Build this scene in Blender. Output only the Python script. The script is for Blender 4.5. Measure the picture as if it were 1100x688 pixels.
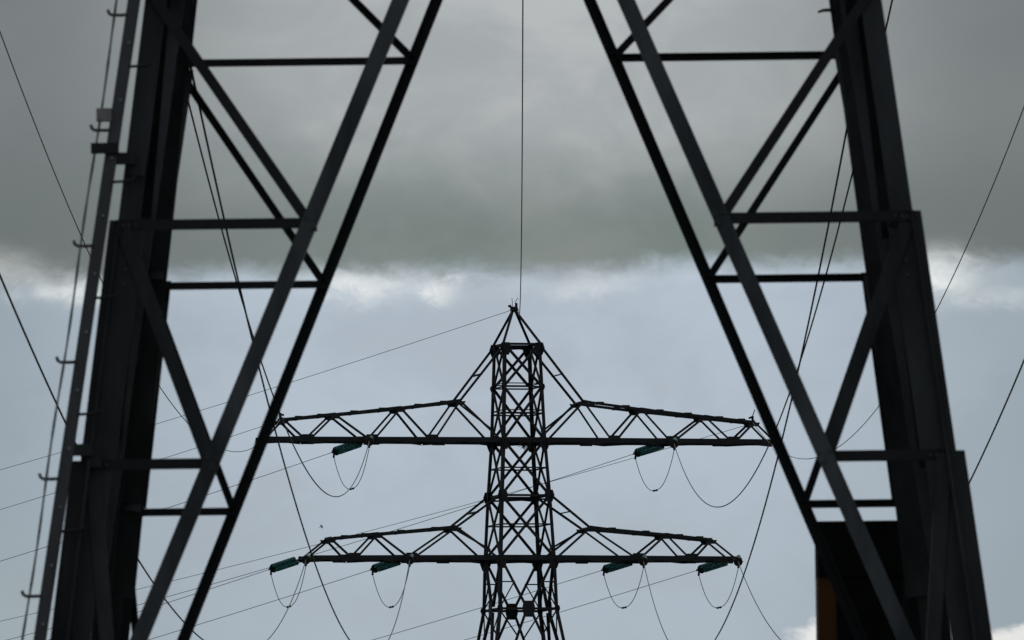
import bpy, bmesh, math, random
from mathutils import Vector, Matrix
R_ = math.radians
random.seed(7)
for o in list(bpy.data.objects): bpy.data.objects.remove(o)
scene = bpy.context.scene

# ------------------------------------------------------------------ camera
F_PX, W_PX = 11500.0, 1100.0                 # long telephoto lens
SENSOR = 36.0
EYE = Vector((0, 0, 1.6))
cam_d = bpy.data.cameras.new('camera'); cam = bpy.data.objects.new('camera', cam_d)
scene.collection.objects.link(cam); scene.camera = cam
cam_d.sensor_width = SENSOR; cam_d.sensor_fit = 'HORIZONTAL'
cam_d.lens = SENSOR * F_PX / W_PX
cam_d.clip_start = 1.0; cam_d.clip_end = 20000
pitch = math.atan((1190 - 344) / F_PX); yaw = 5 / F_PX; roll = R_(0.7)
fwd = Vector((-yaw, math.cos(pitch), math.sin(pitch))).normalized()
right0 = fwd.cross(Vector((0, 0, 1))).normalized(); up0 = right0.cross(fwd)
c_, s_ = math.cos(roll), math.sin(roll)
right = right0 * c_ + up0 * (-s_); up = up0 * c_ + right0 * s_
cam.matrix_world = Matrix(((right.x, up.x, -fwd.x, EYE.x), (right.y, up.y, -fwd.y, EYE.y), (right.z, up.z, -fwd.z, EYE.z), (0, 0, 0, 1)))
cam_d.dof.use_dof = True
cam_d.dof.focus_distance = 505
cam_d.dof.aperture_fstop = (cam_d.lens / 1000) / 0.036     # 36 mm entrance pupil: the near pylon goes soft
# ------------------------------------------------------------------ sky and sun
SUN_EL, SUN_AZ = R_(38), R_(25)               # behind the clouds, ahead and a little right
world = bpy.data.worlds.new('World'); scene.world = world; world.use_nodes = True
nt = world.node_tree; nt.nodes.clear(); N = nt.nodes; LK = nt.links
def sock(v, inp):
    if isinstance(v, (int, float)): inp.default_value = v
    else: LK.new(v, inp)
def mth(op, a, b=0.0, c=None, clamp=False):
    n = N.new('ShaderNodeMath'); n.operation = op; n.use_clamp = clamp
    sock(a, n.inputs[0]); sock(b, n.inputs[1])
    if c is not None: sock(c, n.inputs[2])
    return n.outputs[0]
def sstep(x, lo, hi):
    n = N.new('ShaderNodeMapRange'); n.interpolation_type = 'SMOOTHSTEP'; sock(x, n.inputs[0])
    n.inputs[1].default_value = lo; n.inputs[2].default_value = hi; n.inputs[3].default_value = 0; n.inputs[4].default_value = 1
    return n.outputs[0]
def mixc(f, a, b):
    n = N.new('ShaderNodeMix'); n.data_type = 'RGBA'; sock(f, n.inputs[0])
    for v, i in ((a, 6), (b, 7)):
        if isinstance(v, tuple): n.inputs[i].default_value = (*v, 1)
        else: LK.new(v, n.inputs[i])
    return n.outputs[2]
tc = N.new('ShaderNodeTexCoord'); sep = N.new('ShaderNodeSeparateXYZ'); LK.new(tc.outputs['Generated'], sep.inputs[0])
dx, dy, dz = sep.outputs
az = mth('MULTIPLY', mth('ARCTAN2', dx, dy), 57.2958)      # degrees right of the line
el = mth('MULTIPLY', mth('ARCSINE', dz), 57.2958)          # degrees above the horizon
def noise(sx, sy, scale, detail=5, rough=.55, off=0.0, dist=0.0):
    cb = N.new('ShaderNodeCombineXYZ'); sock(mth('MULTIPLY', az, sx), cb.inputs[0]); sock(mth('MULTIPLY', el, sy), cb.inputs[1]); cb.inputs[2].default_value = off
    n = N.new('ShaderNodeTexNoise'); n.inputs['Scale'].default_value = scale; n.inputs['Detail'].default_value = detail
    n.inputs['Roughness'].default_value = rough; n.inputs['Distortion'].default_value = dist; LK.new(cb.outputs[0], n.inputs['Vector'])
    return n.outputs['Fac']
n_big = noise(.55, 1.0, .8, 4, .5, 3.1)
n_mid = noise(.7, 1.0, 1.9, 6, .55, 8.7, .3)
n_fine = noise(.6, 1.0, 5.5, 6, .6, 1.3, .4)
def cen(n, k): return mth('MULTIPLY', mth('SUBTRACT', n, .5), k)
def add(*a):
    r = a[0]
    for b in a[1:]: r = mth('ADD', r, b)
    return r
def blob(a0, e0, ra, re, sharp=None):
    u = mth('DIVIDE', mth('SUBTRACT', az, a0), ra); v = mth('DIVIDE', mth('SUBTRACT', el, e0), re)
    return mth('POWER', 2.71828, mth('MULTIPLY', add(mth('MULTIPLY', u, u), mth('MULTIPLY', v, v)), -1.0))
# high cloud bank whose ragged base hangs about 4.5 degrees up
n_wisp = noise(.8, 1.0, 11.0, 7, .62, 5.5, .6)
lower = mixc(sstep(el, 2.4, 4.0), (.36, .43, .50), (.41, .485, .57))
lower = mixc(mth('MULTIPLY', sstep(n_mid, .38, .68), .55), lower, (.335, .385, .45))
lower = mixc(mth('MULTIPLY', sstep(mth('ABSOLUTE', az), .9, 3.3), .72), lower, (.22, .275, .315))
rag = add(cen(n_big, .22), cen(n_mid, .20), cen(n_fine, .16), cen(n_wisp, .07))
e_r = add(el, rag)
az_r = add(az, cen(n_fine, .30), cen(n_wisp, .14))
def rblob(a0, e0, ra, re, k):
    u = mth('DIVIDE', mth('SUBTRACT', az_r, a0), ra); v = mth('DIVIDE', mth('SUBTRACT', e_r, e0), re)
    return mth('MULTIPLY', mth('POWER', 2.71828, mth('MULTIPLY', add(mth('MULTIPLY', u, u), mth('MULTIPLY', v, v)), -1.0)), k)
# torn pieces of sunlit cloud just under the bank
fringe = add(rblob(-.83, 4.415, .23, .065, .72), rblob(-.41, 4.40, .09, .05, .72), rblob(.42, 4.41, .2, .06, .30), rblob(-2.38, 4.42, .22, .07, .66), rblob(-2.75, 4.52, .25, .07, .3),
             rblob(2.26, 4.40, .20, .11, .85), rblob(2.62, 4.28, .24, .05, .28), mth('MULTIPLY', rblob(0, 4.40, 9, .045, .10), n_wisp))
fringe = mth('MULTIPLY', fringe, add(.70, mth('MULTIPLY', sstep(n_wisp, .35, .65), .40)), clamp=True)
bank_dark = mixc(sstep(n_mid, .35, .68), (.148, .186, .182), (.19, .22, .217))
bank_lit = mixc(sstep(n_mid, .3, .7), (.325, .350, .370), (.425, .450, .462))
bank = mixc(sstep(add(el, cen(n_big, .9), cen(n_fine, .12)), 4.66, 5.50), bank_dark, bank_lit)
bank = mixc(mth('MULTIPLY', sstep(add(mth('ABSOLUTE', az), cen(n_mid, .5)), .7, 2.7), .85), bank, (.115, .135, .142))
inbank = sstep(add(el, rag), 4.38, 4.56)
cloud = mixc(inbank, lower, bank)
cloud = mixc(fringe, cloud, (.80, .83, .82))
# white cumulus heads low down on the right
hz = add(el, cen(n_fine, .30), cen(n_mid, .22), cen(n_wisp, .08), mth('MULTIPLY', blob(1.9, 2.55, .5, .6), -.26), mth('MULTIPLY', blob(2.75, 2.55, .6, .6), -.10))
cum = mth('MULTIPLY', mth('SUBTRACT', 1.0, sstep(hz, 2.34, 2.44)), sstep(az, .9, 1.6))
cloud = mixc(mth('MULTIPLY', cum, add(.70, mth('MULTIPLY', n_fine, .35))), cloud, (.80, .80, .78))
cloud = mixc(mth('MULTIPLY', mth('MULTIPLY', mth('SUBTRACT', 1.0, sstep(el, 2.4, 3.4)), mth('SUBTRACT', 1.0, sstep(az, -2.9, -2.1))), .45), cloud, (.36, .43, .43))
# overhead the overcast goes on, a little brighter again
cloud = mixc(sstep(el, 8, 45), cloud, mixc(sstep(n_big, .35, .65), (.22, .25, .27), (.34, .37, .40)))
sky = N.new('ShaderNodeTexSky'); sky.sky_type = 'NISHITA'; sky.sun_disc = False; sky.sun_elevation = SUN_EL; sky.sun_rotation = SUN_AZ
sky.dust_density = 2.0
bg_sky = N.new('ShaderNodeBackground'); LK.new(sky.outputs[0], bg_sky.inputs[0]); bg_sky.inputs[1].default_value = .06
bg_cl = N.new('ShaderNodeBackground'); LK.new(cloud, bg_cl.inputs[0]); bg_cl.inputs[1].default_value = 1.09
mx = N.new('ShaderNodeMixShader'); mx.inputs[0].default_value = .94
LK.new(bg_sky.outputs[0], mx.inputs[1]); LK.new(bg_cl.outputs[0], mx.inputs[2])
wo = N.new('ShaderNodeOutputWorld'); LK.new(mx.outputs[0], wo.inputs[0])
sun_d = bpy.data.lights.new('sun', 'SUN'); sun_d.energy = .5; sun_d.angle = R_(18); sun_d.color = (1, .95, .88)
sun = bpy.data.objects.new('sun', sun_d); scene.collection.objects.link(sun)
sd = Vector((math.sin(SUN_AZ) * math.cos(SUN_EL), math.cos(SUN_AZ) * math.cos(SUN_EL), math.sin(SUN_EL)))
sun.rotation_euler = sd.to_track_quat('Z', 'Y').to_euler(); sun.location = (0, 0, 80)
scene.view_settings.view_transform = 'Standard'; scene.view_settings.look = 'None'
scene.view_settings.exposure = 0; scene.view_settings.gamma = 1; scene.view_settings.use_curve_mapping = False
scene.render.engine = 'CYCLES'

# ------------------------------------------------------------------ materials
def mat(name, c1, c2, scale=3.0, rough=.6, metal=0.0, streak=1.0, bump=0.0, trans=0.0, spec=.3):
    m = bpy.data.materials.new(name); m.use_nodes = True; t = m.node_tree; b = t.nodes['Principled BSDF']
    tcn = t.nodes.new('ShaderNodeTexCoord'); mp = t.nodes.new('ShaderNodeMapping'); mp.inputs['Scale'].default_value = (1, 1, streak)
    n = t.nodes.new('ShaderNodeTexNoise'); n.inputs['Scale'].default_value = scale; n.inputs['Detail'].default_value = 7; n.inputs['Roughness'].default_value = .62
    r = t.nodes.new('ShaderNodeValToRGB'); r.color_ramp.elements[0].position = .36; r.color_ramp.elements[1].position = .66
    r.color_ramp.elements[0].color = (*c1, 1); r.color_ramp.elements[1].color = (*c2, 1)
    t.links.new(tcn.outputs['Object'], mp.inputs[0]); t.links.new(mp.outputs[0], n.inputs['Vector']); t.links.new(n.outputs['Fac'], r.inputs[0]); t.links.new(r.outputs[0], b.inputs['Base Color'])
    b.inputs['Roughness'].default_value = rough; b.inputs['Metallic'].default_value = metal
    b.inputs['Specular IOR Level'].default_value = spec
    if trans: b.inputs['Transmission Weight'].default_value = trans
    if bump:
        bp = t.nodes.new('ShaderNodeBump'); bp.inputs['Strength'].default_value = bump; bp.inputs['Distance'].default_value = .01
        t.links.new(n.outputs['Fac'], bp.inputs['Height']); t.links.new(bp.outputs[0], b.inputs['Normal'])
    return m
M = dict(
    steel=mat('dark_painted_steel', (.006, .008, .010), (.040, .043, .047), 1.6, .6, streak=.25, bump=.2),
    steel_light=mat('paler_grey_steel', (.018, .022, .026), (.072, .078, .085), 1.8, .55, streak=.3, bump=.2),  # paler tone, only on the near-face main braces
    steel_black=mat('darker_grey_steel', (.010, .011, .013), (.020, .021, .024), 2.0, .7, streak=.3),  # darker tone for the back face, level struts and upper diagonals
    steel_far=mat('far_dark_steel', (.009, .010, .013), (.024, .025, .030), .9, .6),  # even dark tone for the whole far pylon
    rail=mat('climbing_rail_steel', (.050, .050, .056), (.075, .075, .082), 4, .5, streak=.3),
    zinc=mat('bright_zinc_bolt', (.22, .22, .23), (.38, .38, .38), 9, .4, .4),
    grey_box=mat('translucent_grey_plastic', (.22, .21, .20), (.34, .33, .32), 5, .5),
    rope=mat('grey_steel_rope', (.07, .07, .075), (.20, .20, .21), 9, .6),
    wire=mat('aluminium_conductor', (.045, .05, .058), (.06, .065, .072), 3, .55),
    glass=mat('teal_insulator_glass', (.015, .15, .15), (.045, .27, .265), 3, .2, spec=.5, trans=.45),
    fitting=mat('cast_iron_fitting', (.012, .012, .014), (.022, .022, .024), 6, .6),
    black_board=mat('black_sheet_cladding', (.004, .004, .005), (.008, .008, .009), 1.5, .8, spec=.1),
    orange=mat('aged_orange_paint', (.062, .020, .002), (.10, .034, .003), 1.8, .65, streak=.3),
    concrete=mat('footing_concrete', (.22, .215, .20), (.33, .32, .30), 3, .85),
    twig=mat('dry_twig', (.035, .028, .02), (.06, .05, .035), 8, .9),
    bird=mat('dark_feathers', (.012, .012, .014), (.03, .03, .032), 9, .8),
    ground=mat('meadow_grass', (.020, .026, .012), (.038, .046, .022), .35, .95, bump=.4),
)

# ------------------------------------------------------------------ mesh helpers
C = scene.collection
class MB:
    def __init__(s): s.v = []; s.f = []
    def prism(s, A, B):
        """two matching polygons joined into a closed prism"""
        n = len(A); o = len(s.v); s.v += [tuple(p) for p in A] + [tuple(p) for p in B]
        s.f += [tuple(range(o + n - 1, o - 1, -1)), tuple(range(o + n, o + 2 * n))]
        s.f += [(o + i, o + (i + 1) % n, o + n + (i + 1) % n, o + n + i) for i in range(n)]
        return s
    def bar(s, p0, p1, ax, ay, x0, x1, y0, y1):
        """rectangle x0..x1 along ax, y0..y1 along ay, swept from p0 to p1"""
        q = lambda p: [p + ax * x0 + ay * y0, p + ax * x1 + ay * y0, p + ax * x1 + ay * y1, p + ax * x0 + ay * y1]
        return s.prism(q(p0), q(p1))
    def angle(s, p0, p1, nrm, w, t=.012, off=0.0, side=1):
        """rolled steel angle: one flange in the face plane, the other standing inwards"""
        p0 = Vector(p0); p1 = Vector(p1); n = Vector(nrm).normalized(); u = (p1 - p0).normalized()
        a = n.cross(u).normalized() * side; n = u.cross(a).normalized()
        if n.dot(Vector(nrm)) < 0: n = -n
        s.bar(p0, p1, a, n, -w / 2, w / 2, off - t, off)
        s.bar(p0, p1, a, n, w / 2 - t, w / 2, off - w, off - t - .0005)
        return s
    def box(s, c, sx, sy, sz, ax=None, az=None):
        c = Vector(c); X = Vector(ax or (1, 0, 0)).normalized(); Z = Vector(az or (0, 0, 1)).normalized(); Y = Z.cross(X)
        return s.bar(c - Z * sz / 2, c + Z * sz / 2, X, Y, -sx / 2, sx / 2, -sy / 2, sy / 2)
    def tube(s, pts, r, n=6, radii=None):
        pts = [Vector(p) for p in pts]; o = len(s.v); prev = None
        for i, p in enumerate(pts):
            u = (pts[min(i + 1, len(pts) - 1)] - pts[max(i - 1, 0)]).normalized()
            if prev is None: a = u.orthogonal().normalized()
            else: a = (prev - u * prev.dot(u)).normalized()
            prev = a; b = u.cross(a); rr = radii[i] if radii else r
            for k in range(n):
                t = 2 * math.pi * k / n; s.v.append(tuple(p + (a * math.cos(t) + b * math.sin(t)) * rr))
        for i in range(len(pts) - 1):
            for k in range(n):
                k2 = (k + 1) % n; s.f.append((o + i * n + k, o + i * n + k2, o + (i + 1) * n + k2, o + (i + 1) * n + k))
        s.f.append(tuple(o + k for k in range(n - 1, -1, -1))); e = o + (len(pts) - 1) * n; s.f.append(tuple(e + k for k in range(n)))
        return s
    def build(s, name, m, parent=None, smooth=False):
        me = bpy.data.meshes.new(name); me.from_pydata(s.v, [], s.f); me.materials.append(m)
        if smooth:
            for p in me.polygons: p.use_smooth = True
        bm = bmesh.new(); bm.from_mesh(me); bmesh.ops.recalc_face_normals(bm, faces=bm.faces); bm.to_mesh(me); bm.free()
        o = bpy.data.objects.new(name, me); C.objects.link(o)
        if parent: o.parent = parent
        return o
def tag(o, label=None, cat=None, group=None, kind=None):
    if label: o['label'] = label
    if cat: o['category'] = cat
    if group: o['group'] = group
    if kind: o['kind'] = kind
    return o
def empty(name, loc, rz=0):
    o = bpy.data.objects.new(name, None); C.objects.link(o); o.location = loc; o.rotation_euler = (0, 0, rz); return o

# ------------------------------------------------------------------ ground
g = MB(); nG = 24
for j in range(nG + 1):
    for i in range(nG + 1):
        x = -6000 + 12000 * i / nG; y = -3000 + 12000 * j / nG
        g.v.append((x, y, 0.0))
for j in range(nG):
    for i in range(nG):
        a = j * (nG + 1) + i; g.f.append((a, a + 1, a + nG + 2, a + nG + 1))
tag(g.build('ground', M['ground']), kind='structure')

# ------------------------------------------------------------------ lattice pylons
V3 = Vector
LEV = [5.4, 7.62, 9.88, 12.1]                 # strut levels of the tall bottom panel
def v_half(z): return 3.16 - .4175 * (z - 6.88)   # inverted-V main brace, apex at 14.45 m
Z_APEX, Z_SPRING = 14.45, 3.75
TOP = dict(PEAK=38.9, CAP=37.25)
def interp(tab, z):
    for (z0, a), (z1, b) in zip(tab, tab[1:]):
        if z <= z1: return a + (b - a) * (z - z0) / (z1 - z0)
    return tab[-1][1]
PROF = [(0, 4.96), (Z_APEX, 3.154), (24.8, 1.44), (27.2, 1.37), (30.1, 1.23), (32.7, 1.07), (37.25, .915)]
def hw(z): return interp(PROF, z)
FACES = [(0, -1), (0, 1), (-1, 0), (1, 0)]
def fp(face, s, z, out=0.0):
    """point on a face: s metres sideways, z up"""
    nx, ny = face; h = hw(z) + out
    return V3((nx * h - ny * s, ny * h + nx * s, z)) if nx == 0 else V3((nx * h, nx * s, z))
def plate(mb, c, nrm, pts, t=.016):
    """flat gusset: polygon pts (side, up) about c, in the plane facing nrm"""
    n = V3(nrm).normalized(); z = V3((0, 0, 1)); a = n.cross(z).normalized()
    P = [V3(c) + a * x + z * y for x, y in pts]
    mb.prism([p + n * t / 2 for p in P], [p - n * t / 2 for p in P])
def corner(sx, sy, z): h = hw(z); return V3((sx * h, sy * h, z))

def leg_mesh(sx, sy, z0, z1, inn, ext, t=.02, sh=0.0):
    mb = MB()
    zs = [z0] + [z for z, _ in PROF if z0 < z < z1] + [z1]
    for a, b in zip(zs, zs[1:]):
        def sec(z, x0, x1, y0, y1):
            h = hw(z) + sh; X = sorted((h + x0, h + x1)); Y = sorted((h + y0, h + y1))
            return [V3((sx * X[0], sy * Y[0], z)), V3((sx * X[1], sy * Y[0], z)), V3((sx * X[1], sy * Y[1], z)), V3((sx * X[0], sy * Y[1], z))]
        mb.prism(sec(a, -inn, ext, -t, 0), sec(b, -inn, ext, -t, 0))
        mb.prism(sec(a, -t, 0, -inn, -t - .0005), sec(b, -t, 0, -inn, -t - .0005))
        if ext > .02: mb.prism(sec(a, -t, 0, .0005, ext), sec(b, -t, 0, .0005, ext))
    return mb

def pylon(root, near):
    st = M['steel'] if near else M['steel_far']
    k = 1.0
    # legs
    for sx in (-1, 1):
        for sy in (-1, 1):
            m = M['steel'] if (not near or sy < 0) else M['steel_black']
            m = m if near else M['steel_far']
            leg = leg_mesh(sx, sy, 0, TOP['CAP'] if not near else TOP['CAP'], .205 if near else .16, 0.0, .018).build('leg', m, root)
            # heavier sections bolted round the lower leg, each ending in a square step
            leg_mesh(sx, sy, .25, 7.66, .225, .155, .026, .003).build('leg_reinforcement', m, leg)
            leg_mesh(sx, sy, 7.6601, 9.93, .255, .075, .024, .003).build('leg_reinforcement', m, leg)
            f = MB(); h = hw(0); f.prism([V3((sx * h + a, sy * h + b, -.4)) for a, b in ((-.7, -.7), (.7, -.7), (.7, .7), (-.7, .7))],
                                         [V3((sx * h + a, sy * h + b, .45)) for a, b in ((-.45, -.45), (.45, -.45), (.45, .45), (-.45, .45))])
            f.build('footing', M['concrete'], root)
    # faces
    for fi, fc in enumerate(FACES):
        n = (fc[0], fc[1], 0); front = near and fi == 0; back = near and fi == 1
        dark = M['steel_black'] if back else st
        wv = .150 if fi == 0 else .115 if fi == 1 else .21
        for sd in (-1, 1):
            P = lambda s, z: fp(fc, sd * s, z)
            sg_ = 1 if sd * (1 if fi in (0, 3) else -1) > 0 else -1
            mb = MB()
            if fi < 2: mb.angle(P(v_half(Z_SPRING), Z_SPRING), P(.04, Z_APEX), n, wv, .014, .044, side=sg_)
            else:                              # side faces: slim below, heavier section above 6.7 m
                mb.angle(P(v_half(Z_SPRING), Z_SPRING), P(v_half(6.7), 6.7), n, .145, .014, -.02, side=sg_)
                mb.angle(P(v_half(6.7), 6.7), P(.04, Z_APEX), n, .25, .014, -.02, side=sg_)
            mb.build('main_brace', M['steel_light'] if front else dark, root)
            for li, z in enumerate(LEV):
                hgt = hw(z)
                wl = .100 if not back else .078
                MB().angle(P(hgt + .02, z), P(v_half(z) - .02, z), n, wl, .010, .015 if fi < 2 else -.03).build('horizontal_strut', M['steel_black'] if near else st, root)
                zt = LEV[li + 1] if li + 1 < len(LEV) else 14.28
                wd = (.135 if li <= 1 else .098) if not back else .078
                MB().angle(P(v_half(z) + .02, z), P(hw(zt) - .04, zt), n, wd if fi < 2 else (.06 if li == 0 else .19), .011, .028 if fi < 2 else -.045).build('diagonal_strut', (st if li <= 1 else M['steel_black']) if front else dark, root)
            # lower panel under the spring of the brace
            MB().angle(P(hw(.6) - .1, .6), P(v_half(Z_SPRING) * .5, 2.2), n, .09, .01, -.03).build('diagonal_strut', st, root)
        MB().angle(fp(fc, -hw(Z_SPRING), Z_SPRING), fp(fc, hw(Z_SPRING), Z_SPRING), n, .12, .012, -.06).build('horizontal_strut', dark, root)
        MB().angle(fp(fc, -hw(Z_APEX) + .1, Z_APEX), fp(fc, hw(Z_APEX) - .1, Z_APEX), n, .12, .012, -.06).build('horizontal_strut', dark, root)
        # small gusset plates where struts meet the brace
        if front:
            for sd in (-1, 1):
                for z in LEV:
                    gp = MB(); c = fp(fc, sd * (v_half(z)), z) - V3(n) * .018
                    plate(gp, c, n, [(-.05, -.07), (.05, -.08), (.05, .03), (.0, .08), (-.05, .05)] if sd > 0 else [(.05, -.07), (-.05, -.08), (-.05, .03), (.0, .08), (.05, .05)], .012)
                    gp.build('gusset_plate', dark, root)
        if front:                              # bolt heads at the joints of the near face
            for sd in (-1, 1):
                for li, z in enumerate(LEV):
                    spots = [(fp(fc, sd * (v_half(z) + q[0]), z + q[1]), -.04) for q in ((-.05, .03), (.0, -.05), (.05, .05))]
                    spots += [(fp(fc, sd * (hw(z) - q), z), -.008) for q in (.05, .11, .17)]
                    if li in (1, 2): spots += [(fp(fc, sd * (hw(z - r) - q + .04), z - r), 0) for q in (.05, .17) for r in (.14, .28, .42, .56)]
                    for c, y0 in spots: MB().tube([c + V3((0, y0, 0)), c + V3((0, y0 - .026, 0))], .014, 6).build('bolt', M['rail'], root)
        # slim upper body: crossed panels
        wB = .115; wH = .07
        panels = [(Z_APEX, 19.5), (27.2, 30.1), (30.1, 32.7), (32.7, 35.2), (35.2, 37.2)]
        for z0, z1 in panels:
            for sg in (-1, 1):
                MB().angle(fp(fc, -sg * (hw(z0) - .06), z0), fp(fc, sg * (hw(z1) - .06), z1), n, wB, .012, -.022 - (.014 if sg > 0 else 0)).build('cross_brace', st, root)
        for z in (19.5, 24.8, 27.2, 28.75, 30.1, 31.4, 32.7, 33.95, 35.2, 37.2):
            big = z in (24.8, 27.2, 30.1, 32.7, 37.2)
            MB().angle(fp(fc, -hw(z) + .05, z), fp(fc, hw(z) - .05, z), n, .11 if big else wH, .01, -.064).build('horizontal_strut', st, root)
            if z in (33.95, 35.2) : MB().angle(fp(fc, -hw(z) + .05, z + .16), fp(fc, hw(z) - .05, z + .16), n, .05, .008, -.066).build('horizontal_strut', st, root)
        for sg in (-1, 1):                     # V panel down to the middle gusset, inverted V below it
            MB().angle(fp(fc, sg * (hw(27.2) - .06), 27.2), fp(fc, sg * .14, 24.95), n, .13, .013, -.022).build('cross_brace', st, root)
            MB().angle(fp(fc, sg * .14, 24.65), fp(fc, sg * (hw(19.5) - .06), 19.5), n, .13, .013, -.022).build('cross_brace', st, root)
            MB().angle(fp(fc, sg * (hw(26.05) - .04), 26.05), fp(fc, sg * .62, 26.05), n, .06, .008, -.04).build('horizontal_strut', st, root)
            MB().angle(fp(fc, sg * .66, 26.05), fp(fc, sg * (hw(24.9) - .1), 24.9), n, .06, .008, -.052).build('cross_brace', st, root)
            MB().angle(fp(fc, sg * .62, 23.55), fp(fc, sg * (hw(24.7) - .1), 24.7), n, .06, .008, -.052).build('cross_brace', st, root)
        gp = MB(); plate(gp, fp(fc, 0, 24.8) + V3(n) * .008, n, [(-.24, .36), (-.30, .1), (-.30, -.1), (-.22, -.40), (.22, -.40), (.30, -.1), (.30, .1), (.24, .36)], .02); gp.build('gusset_plate', st, root)
        for z, q in ((37.0, .36), (35.2, .17), (32.55, .33), (30.1, .34), (27.0, .36), (24.8, .2)):
            for sd in (-1, 1):
                gp = MB(); c = fp(fc, sd * (hw(z) - q * .30), z) + V3(n) * .010
                plate(gp, c, n, [(-q * .75, 0), (-q * .42, -q * .9), (q * .42, -q * .9), (q * .75, 0), (q * .5, q * .75), (-q * .5, q * .75)], .018)
                gp.build('gusset_plate', st, root)
    # plan bracing (diaphragms)
    for z in (27.2, 30.1, 32.7, 37.2):
        h = hw(z) - .08; mb = MB()
        mb.angle((-h, -h, z - .11), (h, h, z - .11), (0, 0, 1), .08, .01); mb.angle((-h, h, z - .13), (h, -h, z - .13), (0, 0, 1), .08, .01)
        mb.build('plan_bracing', st, root)
    # earth-wire peak
    for sx in (-1, 1):
        for sy in (-1, 1):
            MB().angle(corner(sx, sy, 37.2), (-.12 + sx * .07, sy * .07, TOP['PEAK'] - .1), (0, sy, 0), .10, .012).build('peak_strut', st, root)
    pk = MB(); pk.box((-.12, 0, TOP['PEAK'] - .03), .30, .3, .16); pk.tube([(-.12, 0, 38.75), (-.12, 0, 39.0)], .09, 8)
    pk.tube([(-.02, 0, 38.95), (0.0, 0, 39.18)], .075, 8, [.075, .05]); pk.tube([(-.25, 0, 38.95), (-.30, .05, 39.05), (-.36, .1, 39.02)], .06, 7)
    pk.build('peak_clamp', st, root)
    for a, b in ((-.20, -.22), (-.06, .06)):
        MB().tube([(a, 0, 39.0), (a - .0, 0, 39.2), (b, 0, 39.42)], .014, 5).build('spike', st, root)
    # crossarms
    arms = [dict(z=32.7, tip=12.55, knee=(3.0, 34.52), struts=37.1, root=32.7, rh=1.07,
                 top=[(5.85, 34.18), (9.0, 33.86), (11.45, 33.62)], bot=[4.42, 7.3, 10.35]),
            dict(z=27.18, tip=10.55, knee=(3.25, 28.62), struts=30.1, root=27.18, rh=1.36,
                 top=[(7.0, 28.30), (9.25, 28.08)], bot=[5.5, 8.2])]
    for A in arms:
        for sx in (-1, 1):
            zb = A['z']; x0 = A['rh']; tip = A['tip']; kx, kz = A['knee']
            bd = lambda x: A['rh'] + (.55 - A['rh']) * max(0, (x - x0)) / (tip - x0)
            td = lambda x: .74 + (.46 - .74) * (x - kx) / (tip - kx)
            ch = MB()
            for sy in (-1, 1):
                n = (0, sy, 0)
                ch.angle((sx * (x0 - .1), sy * bd(x0), zb), (sx * tip, sy * bd(tip), zb), n, .23, .018, .02)
                tp = [(kx, kz)] + A['top']
                for (xa, za), (xb, zb2) in zip(tp, tp[1:]):
                    ch.angle((sx * xa, sy * td(xa), za), (sx * xb, sy * td(xb), zb2), n, .13, .016, .02)
                if sx > 0: ch.angle((-x0 + .1, sy * (bd(x0) + .03), zb), (x0 - .1, sy * (bd(x0) + .03), zb), n, .24, .018, .02)
                for (xa, za), (xb, zb2) in zip(tp, tp[1:]):      # bolted splice plates along the top chord
                    for q in (.28, .72):
                        c = V3((sx * (xa + (xb - xa) * q), sy * (td(xa) + .012), za + (zb2 - za) * q + .012))
                        plate(ch, c + V3((0, sy * .02, 0)), n, [(-.22, -.07), (.22, -.07), (.18, .085), (-.18, .085)], .014)
                for q in (.22, .5, .78):
                    xq = x0 + (tip - x0) * q
                    plate(ch, (sx * xq, sy * (bd(xq) + .035), zb - .06), n, [(-.3, -.1), (.3, -.1), (.34, .06), (-.34, .06)], .014)
            arm = ch.build('crossarm', st, root)
            wm = .095
            for sy in (-1, 1):
                n = (0, sy, 0)
                def web(p, q, w=wm, nm='web_brace'):
                    MB().angle(p, q, n, w, .011, -.004).build(nm, st, arm)
                T = lambda i: V3((sx * tp[i][0], sy * td(tp[i][0]), tp[i][1]))
                B = lambda x: V3((sx * x, sy * bd(x), zb))
                c_top = corner(sx, sy, A['struts'])
                web(T(0), c_top, .10, 'hanger_strut')
                web(T(0), B(x0 + .08), .11)
                bx = A['bot']
                for i, x in enumerate(bx):
                    web(T(i), B(x - .12)); 
                    if i + 1 < len(tp): web(B(x + .12), T(i + 1))
                web(T(len(tp) - 1), B(tip - .15))
                for x in bx:
                    gp = MB(); plate(gp, B(x) + V3((0, sy * .012, .10)), n, [(-.33, -.08), (.33, -.08), (.26, .13), (-.26, .13)], .014); gp.build('gusset_plate', st, arm)
                for i in range(len(tp)):
                    gp = MB(); plate(gp, T(i) + V3((0, sy * .012, -.06)), n, [(-.26, .05), (.26, .03), (.17, -.14), (-.17, -.14)], .014); gp.build('gusset_plate', st, arm)
            MB().angle((sx * (kx - .1), 0, kz - .05), (sx * (x0 + .05), 0, zb + .42), (0, 1, 0), .09, .011).build('web_brace', st, arm)
            # extra hanger between the two faces of the upper arm strut, cross link half way
            mid = (V3((sx * kx, 0, kz)) + V3((sx * hw(A['struts']), 0, A['struts']))) / 2
            dh = (td(kx) + hw(A['struts'])) / 2
            MB().angle(mid + V3((0, -dh, 0)), mid + V3((0, dh, 0)), (sx, 0, 1), .07, .01).build('cross_link', st, arm)
            MB().angle(V3((sx * kx, -td(kx), kz)), V3((sx * kx, td(kx), kz)), (sx, 0, 1), .12, .012).build('cross_link', st, arm)
            lac = MB(); xs = [x0] + A['bot'] + [tip]; flip = 1
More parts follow.
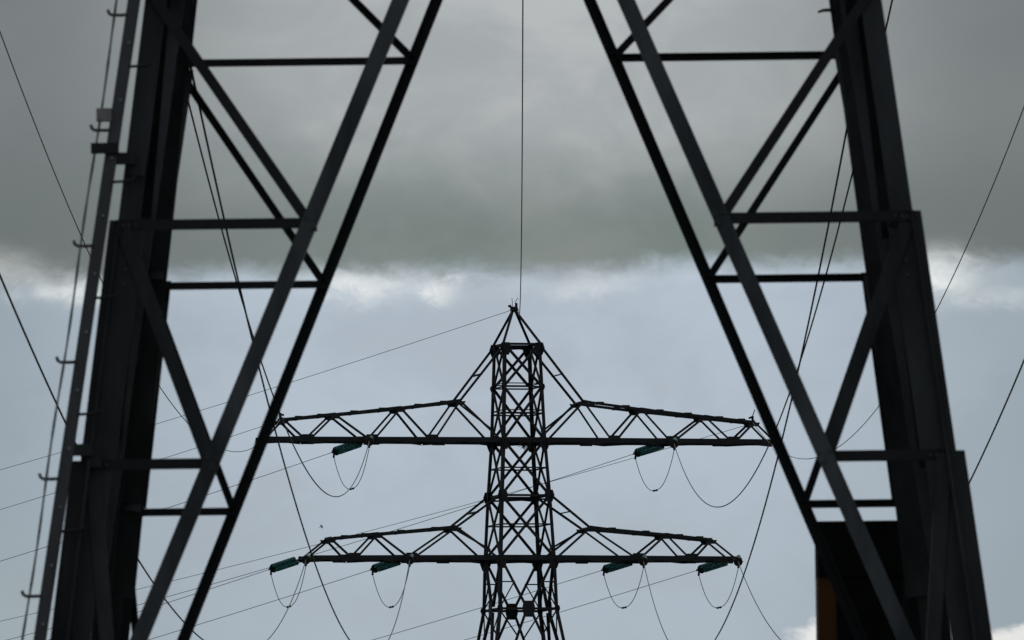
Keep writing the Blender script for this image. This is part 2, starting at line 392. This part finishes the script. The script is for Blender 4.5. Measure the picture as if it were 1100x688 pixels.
            for xa, xb in zip(xs, xs[1:]):
                xm = (xa + xb) / 2
                for a, b in ((xa, xm), (xm, xb)):
                    lac.angle((sx * a, flip * bd(a) * .96, zb - .17), (sx * b, -flip * bd(b) * .96, zb - .17), (0, 0, -1), .12, .012); flip = -flip
                lac.angle((sx * xb, -bd(xb) * .96, zb - .085), (sx * xb, bd(xb) * .96, zb - .085), (0, 0, -1), .13, .012)
            lac.build('plan_bracing', st, arm)
            tl = MB()
            for (xa, za), (xb, zb2) in zip(tp, tp[1:]):
                tl.angle((sx * xa, -td(xa), za + .09), (sx * xb, td(xb), zb2 + .09), (0, 0, 1), .045, .01)
                tl.angle((sx * xb, -td(xb), zb2 + .09), (sx * xb, td(xb), zb2 + .09), (0, 0, 1), .09, .01)
            tl.build('plan_bracing', st, arm)
            if A is arms[0]:                   # little earth-wire bracket on the tip
                tb = MB(); tb.tube([(sx * 11.5, 0, 33.6), (sx * 11.5, 0, 33.95)], .06, 8); tb.tube([(sx * 11.5, 0, 33.95), (sx * 11.62, 0, 34.25)], .022, 6)
                tb.tube([(sx * 11.5, 0, 33.9), (sx * 11.32, 0, 33.84)], .05, 6); tb.build('earth_wire_bracket', st, arm)

TH = R_(16); FAR = V3((0, 500, 0)); NEAR = V3((0, 103.6, 0))
far = empty('lattice_pylon', FAR, TH)
tag(far, 'distant dark lattice pylon with two wide crossarms, standing in the middle of the view', 'pylon')
pylon(far, False)
for z in [22.5 + .42 * i for i in range(33)]:   # step pegs up one leg
    h = hw(z); q = MB(); q.tube([(h * 1.0 - .10, -h - .0, z), (h - .10, -h - .17, z + .0)], .015, 5)
    q.build('step_peg', M['steel_far'], far)

near = empty('lattice_pylon', NEAR)
tag(near, 'huge blurred near pylon whose dark legs and braces frame the view left and right', 'pylon')
pylon(near, True)

# climbing rail on the near pylon's left front leg (its own pegs are sub-parts)
def nx(z, off): return -(hw(z) + off)
def rail_off(z): return .245 - .0250 * (z - 6.0)
def rp(z, dxx=0.0, dyy=0.0): return V3((nx(z, rail_off(z)) + dxx, -hw(z) - .19 + dyy, z))
rl = MB(); z0, z1 = 1.0, 14.4
rl.bar(rp(z0), rp(z1), V3((1, 0, 0)), V3((0, 1, 0)), -.058, .058, -.012, .0)
rl.bar(rp(z0), rp(z1), V3((1, 0, 0)), V3((0, 1, 0)), .040, .058, .0005, .09)
rl.bar(rp(z0), rp(z1), V3((1, 0, 0)), V3((0, 1, 0)), -.058, -.046, .0005, .05)
rail = rl.build('climbing_rail', M['rail'], near)
def z_of(y, x=90): return 1.6 + (1190 + .0122 * (550 - x) - y) * 99.3 / F_PX * (1 + (1190 - y) / 1190 * .007)
zp = z_of(14); dzp = (z_of(14) - z_of(642)) / 5
for i in range(-2, 11):
    z = zp - i * dzp
    if z < 1.5: break
    p = rp(z)
    MB().tube([p + V3((-.04, -.02, -.008)), p + V3((-.10, -.02, -.012)), p + V3((-.185, -.02, -.010)), p + V3((-.212, -.02, .005)), p + V3((-.224, -.02, .042))], .016, 8).build('step_peg', M['rail'], rail, True)
    z2 = z - dzp * .46; p = rp(z2)
    MB().tube([p + V3((.05, -.02, 0)), p + V3((.17, -.02, .006)), p + V3((.235, -.02, .015)), p + V3((.262, -.02, .05))], .0135, 8).build('step_peg', M['fitting'], rail, True)
    for dz in (dzp * .25, dzp * .75):
        p = rp(z - dz); b = MB(); b.tube([p + V3((.012, -.012, 0)), p + V3((.012, -.034, 0))], .013, 8); b.build('bolt', M['zinc'], rail)
for zc in (z_of(171), z_of(486), z_of(801)):    # brackets tying the rail to the leg
    p = rp(zc); q = MB(); q.box(p + V3((.10, .03, 0)), .26, .06, .11); q.box(p + V3((.24, .08, -.06)), .14, .05, .2); q.build('bracket', M['steel'], rail)
p = rp(z_of(157)); q = MB(); q.bar(p + V3((-.20, -.03, -.03)), p + V3((.06, -.03, -.03)), V3((0, 1, 0)), V3((0, 0, 1)), -.05, .05, -.045, .05); q.build('clamp_block', M['fitting'], rail)
p = rp(z_of(124)); q = MB(); q.bar(p + V3((-.19, -.03, -.0)), p + V3((-.05, -.03, -.0)), V3((0, 1, 0)), V3((0, 0, 1)), -.05, .05, -.06, .06); q.build('rope_guide', M['grey_box'], rail)
rp_pts = [rp(zz, -.155 + .006 * math.sin(zz * 3), -.03) for zz in [z1 - i * .1 for i in range(135)]]
sr = MB(); sr.tube(rp_pts, .012, 7, [.0115 + .0022 * math.sin(i * 1.3) for i in range(135)]); sr.build('safety_cable', M['rope'], near)
# single peg high on the right back leg
q = MB(); zz = 12.55; q.tube([V3((hw(zz) - .17, hw(zz) - .02, zz)), V3((hw(zz) - .27, hw(zz) - .02, zz)), V3((hw(zz) - .33, hw(zz) - .02, zz - .02))], .017, 8, [.02, .017, .012]); q.build('step_peg', M['steel_black'], near, True)
q = MB(); zz = 12.02; q.tube([V3((hw(zz) - .245, hw(zz) + .02, zz + .10)), V3((hw(zz) - .245, hw(zz) - .10, zz + .10))], .018, 8); q.build('bolt', M['zinc'], near)

# ------------------------------------------------------------------ tall cladded cabinet behind the right leg
cab = empty('equipment_housing', (3.48, 109.6, 0))
tag(cab, 'tall black clad housing with an orange side strip behind the foot of the right leg', 'housing')
zt = 7.53
q = MB(); q.box((0.22, 0, zt / 2 - .28), .94, .9, zt - .56); hb = q.build('shell', M['black_board'], cab)
q = MB(); q.box((-.345, 0, (zt - .56) / 2 - .001), .19, .86, zt - .562); q.build('orange_panel', M['orange'], cab)
q = MB(); q.prism([V3((-.44, -.48, zt - .56)), V3((.72, -.48, zt - .56)), V3((.72, .48, zt - .56)), V3((-.44, .48, zt - .56))], [V3((-.44, -.48, zt)), V3((.72, -.48, zt)), V3((.72, .48, zt)), V3((-.44, .48, zt))]); q.build('hood', M['black_board'], cab)

# ------------------------------------------------------------------ wires
def FA(a, z, d=0.0): return FAR + V3((a * math.cos(TH) - d * math.sin(TH), a * math.sin(TH) + d * math.cos(TH), z))
def span(A, B, sag, n=110, t0=0.0):
    return [A + (B - A) * t - V3((0, 0, 4 * sag * t * (1 - t))) for t in [t0 + (1 - t0) * i / n for i in range(n + 1)]]
def wire(name, pts, r, label, cat, group):
    return tag(MB().tube(pts, r, 6).build(name, M['wire'], None, True), label, cat, group)
near_spec = [ # name, attach a, z, near x, near z, sag
    ('conductor', -7.3, 32.5, -5.78, 24.24, 8.06, 'conductor sagging in a deep bow from the left upper crossarm towards the camera', .020),
    ('conductor', -5.45, 27.0, -4.95, 21.64, 9.17, 'conductor leaving the inner end of the lower left crossarm towards the camera', .020),
    ('conductor', -10.4, 27.0, -8.03, 18.05, 7.69, 'conductor leaving the outer tip of the lower left crossarm towards the camera', .020),
    ('conductor', 7.45, 32.5, 8.0, 34.98, 12.16, 'conductor sagging in a deep bow from the right upper crossarm towards the camera', .020),
    ('conductor', 5.85, 27.0, 6.64, 31.53, 12.99, 'conductor leaving the inner end of the lower right crossarm towards the camera', .020),
    ('conductor', 10.5, 27.0, 11.33, 28.59, 11.96, 'conductor leaving the outer tip of the lower right crossarm towards the camera', .020),
    ('earth_wire', -11.5, 33.65, -10.95, 32.68, 9.58, 'thin earth wire curving from the left tip of the upper crossarm towards the camera', .014),
    ('earth_wire', 11.5, 33.65, 13.2, 39.2, 12.0, 'thin earth wire curving from the right tip of the upper crossarm towards the camera', .014),
    ('earth_wire', 0.08, 38.9, .40, 38.9, 9.0, 'straight upright earth wire rising from the pylon peak to the top of the picture', .018)]
PHI = R_(32); OUT = V3((-math.sin(PHI), math.cos(PHI), 0))

# insulator string pair: yoke plates, two stacks of glass discs, clamp.  Local +X runs along the line.
def disc_stack(y, L, n=14, R=.112):
    mb = MB(); pts = []; rad = []
    for i in range(n):
        x = .05 + (L - .1) * i / n; st = (L - .1) / n
        for dxx, rr in ((0, .045), (st * .12, R), (st * .34, R * .93), (st * .46, .06), (st * .9, .045)):
            pts.append((x + dxx, y, 0)); rad.append(rr)
    mb.tube(pts, .1, 14, rad); return mb
IL = 2.05; LINK = .55
def insulator(src=None):
    root = empty('insulator_string', (0, 0, 0))
    for y in (-1, 1):
        o = disc_stack(y * .076, IL).build('glass_discs', M['glass'], root, True); o.location = (LINK, 0, y * .086)
    q = MB(); q.tube([(LINK + IL + .02, 0, 0), (LINK + IL + .05, 0, 0), (LINK + IL + .09, 0, 0)], .2, 18, [.15, .215, .20]); q.build('dark_end_disc', M['fitting'], root)  # added dark disc, stands in for the backlit shaded end of the glass
    for x in (LINK - .06, LINK + IL + .04):
        q = MB(); q.prism([V3((x - .05, -.25, -.012)), V3((x + .05, -.25, -.012)), V3((x + .05, .25, -.012)), V3((x - .05, .25, -.012))], [V3((x - .05, -.25, .012)), V3((x + .05, -.25, .012)), V3((x + .05, .25, .012)), V3((x - .05, .25, .012))])
        q.build('yoke_plate', M['fitting'], root)
    MB().tube([(0, 0, 0), (LINK - .1, 0, 0)], .035, 8).build('shackle_link', M['fitting'], root)
    q = MB(); q.tube([(LINK + IL + .05, 0, 0), (LINK + IL + .45, 0, 0)], .045, 8); q.tube([(LINK + IL + .25, 0, -.0), (LINK + IL + .33, 0, -.28)], .05, 8); q.build('tension_clamp', M['fitting'], root)
    return root
proto = insulator(); used = [False]
def copy_tree(o):
    c = o.copy(); C.objects.link(c)
    for ch in o.children:
        d = ch.copy(); C.objects.link(d); d.parent = c
    return c
def place_ins(A, direction, label):
    o = proto if not used[0] else copy_tree(proto); used[0] = True
    d = direction.normalized(); y = V3((0, 0, 1)).cross(d).normalized(); z = d.cross(y)
    o.matrix_world = Matrix(((d.x, y.x, z.x, A.x), (d.y, y.y, z.y, A.y), (d.z, y.z, z.z, A.z), (0, 0, 0, 1)))
    tag(o, label, 'insulator', 'glass insulator strings on the crossarms')
    return A + d * (LINK + IL + .35), A + d * (LINK + IL + .30) - z * .26
out_names = {(-7.3): 'left upper crossarm', (-5.45): 'inner end of the lower left crossarm', (-10.4): 'outer tip of the lower left crossarm',
             7.45: 'right upper crossarm', 5.85: 'inner end of the lower right crossarm', 10.5: 'outer tip of the lower right crossarm'}
for (nm, a, z, x1, zz1, sag, lab, r) in near_spec:
    if nm == 'conductor':
        bdv = .75 if abs(a) > 7 else .95
        A = FA(a, z + .22, -bdv * .55); B = V3((x1, 103.6, zz1))
        # towards the camera
        A2 = V3((A.x, A.y, A.z))
        dirn = span(A2, B, sag, 200)[1] - A2
        e, j1 = place_ins(A2, dirn, 'end-on glass insulator string under the %s, facing the camera' % out_names[a])
        pts = span(e, B, sag)
        wire(nm, pts, r, lab, 'power line', 'conductors between the two pylons')
        # away to the left
        Aq = FA(a - .0, z + .19, bdv * .55)
        so = 12.0; Bq = Aq + OUT * 400
        dq = span(Aq, Bq, so, 200)[1] - Aq
        e2, j2 = place_ins(Aq, dq, 'teal glass insulator string pointing left away from the %s' % out_names[a])
        wire(nm, span(e2, Bq, so, 60), .0135, 'faint conductor running down to the left from the %s' % out_names[a], 'power line', 'conductors beyond the far pylon')
        # jumper loop slung under the arm between the two strings
        drop = 1.75; mid = (j1 + j2) / 2; mid.z = min(j1.z, j2.z) - drop + .1
        pj = []
        for i in range(41):
            t = i / 40; s = 1 - abs(2 * t - 1) ** 2.3
            p = j2.lerp(j1, t); p.z -= (drop - .05) * s; 
            pj.append(p)
        jl = MB().tube(pj, .0165, 6).build('jumper_loop', M['wire'], None, True)
        tag(jl, 'slack jumper cable loop hanging under the %s' % out_names[a], 'cable', 'jumper loops under the crossarms')
        c = pj[21]; c2 = pj[19]; u = (c - c2).normalized()
        q = MB(); q.tube([c2 - u * .12, c2 + u * .02], .05, 8); q.tube([c - u * .02, c + u * .12], .05, 8); q.tube([c2, c], .03, 6); q.build('joint_sleeve', M['fitting'], jl)
    else:
        A = FA(a, z); B = V3((x1, 103.6, zz1))
        wire(nm, span(A, B, sag), r, lab, 'power line', 'earth wires between the two pylons')
        A = FA(a - (.3 if abs(a) < 1 else 0), z - .05); so = 10.9 if a < 1 else 10.2
        wire(nm, span(A, A + OUT * 400, so, 60), .012, 'faint earth wire running down to the left from the %s' % ('pylon peak' if abs(a) < 1 else 'left tip of the upper crossarm' if a < 0 else 'right tip of the upper crossarm'), 'power line', 'earth wires beyond the far pylon')

# ------------------------------------------------------------------ small things
tw = MB()
for i in range(26):
    p = FA(random.uniform(-.25, .35), random.uniform(32.25, 32.75), -1.22 + random.uniform(-.08, .08)); d = V3((random.uniform(-1, 1), random.uniform(-.4, .4), random.uniform(-.7, .9))).normalized() * random.uniform(.15, .34)
    tw.tube([p - d * .6, p + V3((0, 0, .03)), p + d * .6], .014, 4)
tag(tw.build('twig_nest', M['twig']), 'scraggy bunch of twigs caught on the middle of the upper crossarm', 'nest')

# bird gliding left of the tower, above the lower crossarm (one continuous body)
bp = V3((-9.35, 470, 0)); bird_scale = .45; bp.z = 1.6 + (1190 - 567 + 2.4) / F_PX * 470; bp.x = (345 - 555 - 2.7) / F_PX * 470
bm = bmesh.new()
secs = [(-.16, .008, 0), (-.11, .03, 0), (-.03, .045, .0), (.05, .04, .0), (.11, .026, .012), (.15, .024, .018), (.18, .006, .012)]
rings = []
for x, r, z in secs:
    rings.append([bm.verts.new((x, r * math.cos(t), z + r * .85 * math.sin(t))) for t in [2 * math.pi * k / 10 for k in range(10)]])
for A_, B_ in zip(rings, rings[1:]):
    for k in range(10): bm.faces.new((A_[k], A_[(k + 1) % 10], B_[(k + 1) % 10], B_[k]))
bm.faces.new(rings[0][::-1]); bm.faces.new(rings[-1])
for sg in (-1, 1):
    pr = None
    for (y, z, xf, xb, th_) in ((.02, .02, .08, -.05, .012), (.13, .07, .10, -.05, .009), (.24, .075, .07, -.04, .006), (.38, .04, -.03, -.07, .003)):
        cur = [bm.verts.new((xf, sg * y, z)), bm.verts.new(((xf + xb) / 2, sg * y, z + th_)), bm.verts.new((xb, sg * y, z)), bm.verts.new(((xf + xb) / 2, sg * y, z - th_))]
        if pr:
            for k in range(4): bm.faces.new((pr[k], pr[(k + 1) % 4], cur[(k + 1) % 4], cur[k]))
        else: bm.faces.new(cur)
        pr = cur
    bm.faces.new(pr[::-1])
vt = [bm.verts.new(v) for v in ((-.12, -.02, .0), (-.12, .02, .0), (-.25, .05, 0), (-.25, -.05, 0), (-.12, 0, .012), (-.25, 0, .006))]
bm.faces.new((vt[0], vt[4], vt[5], vt[3])); bm.faces.new((vt[4], vt[1], vt[2], vt[5])); bm.faces.new((vt[0], vt[3], vt[2], vt[1]))
bmesh.ops.recalc_face_normals(bm, faces=bm.faces)
me = bpy.data.meshes.new('bird'); bm.to_mesh(me); bm.free(); me.materials.append(M['bird'])
bird = bpy.data.objects.new('bird', me); C.objects.link(bird); bird.location = bp; bird.scale = (bird_scale,) * 3; bird.rotation_euler = (R_(35), R_(-12), R_(15))
tag(bird, 'tiny dark bird gliding in the open sky above the lower left crossarm', 'bird')
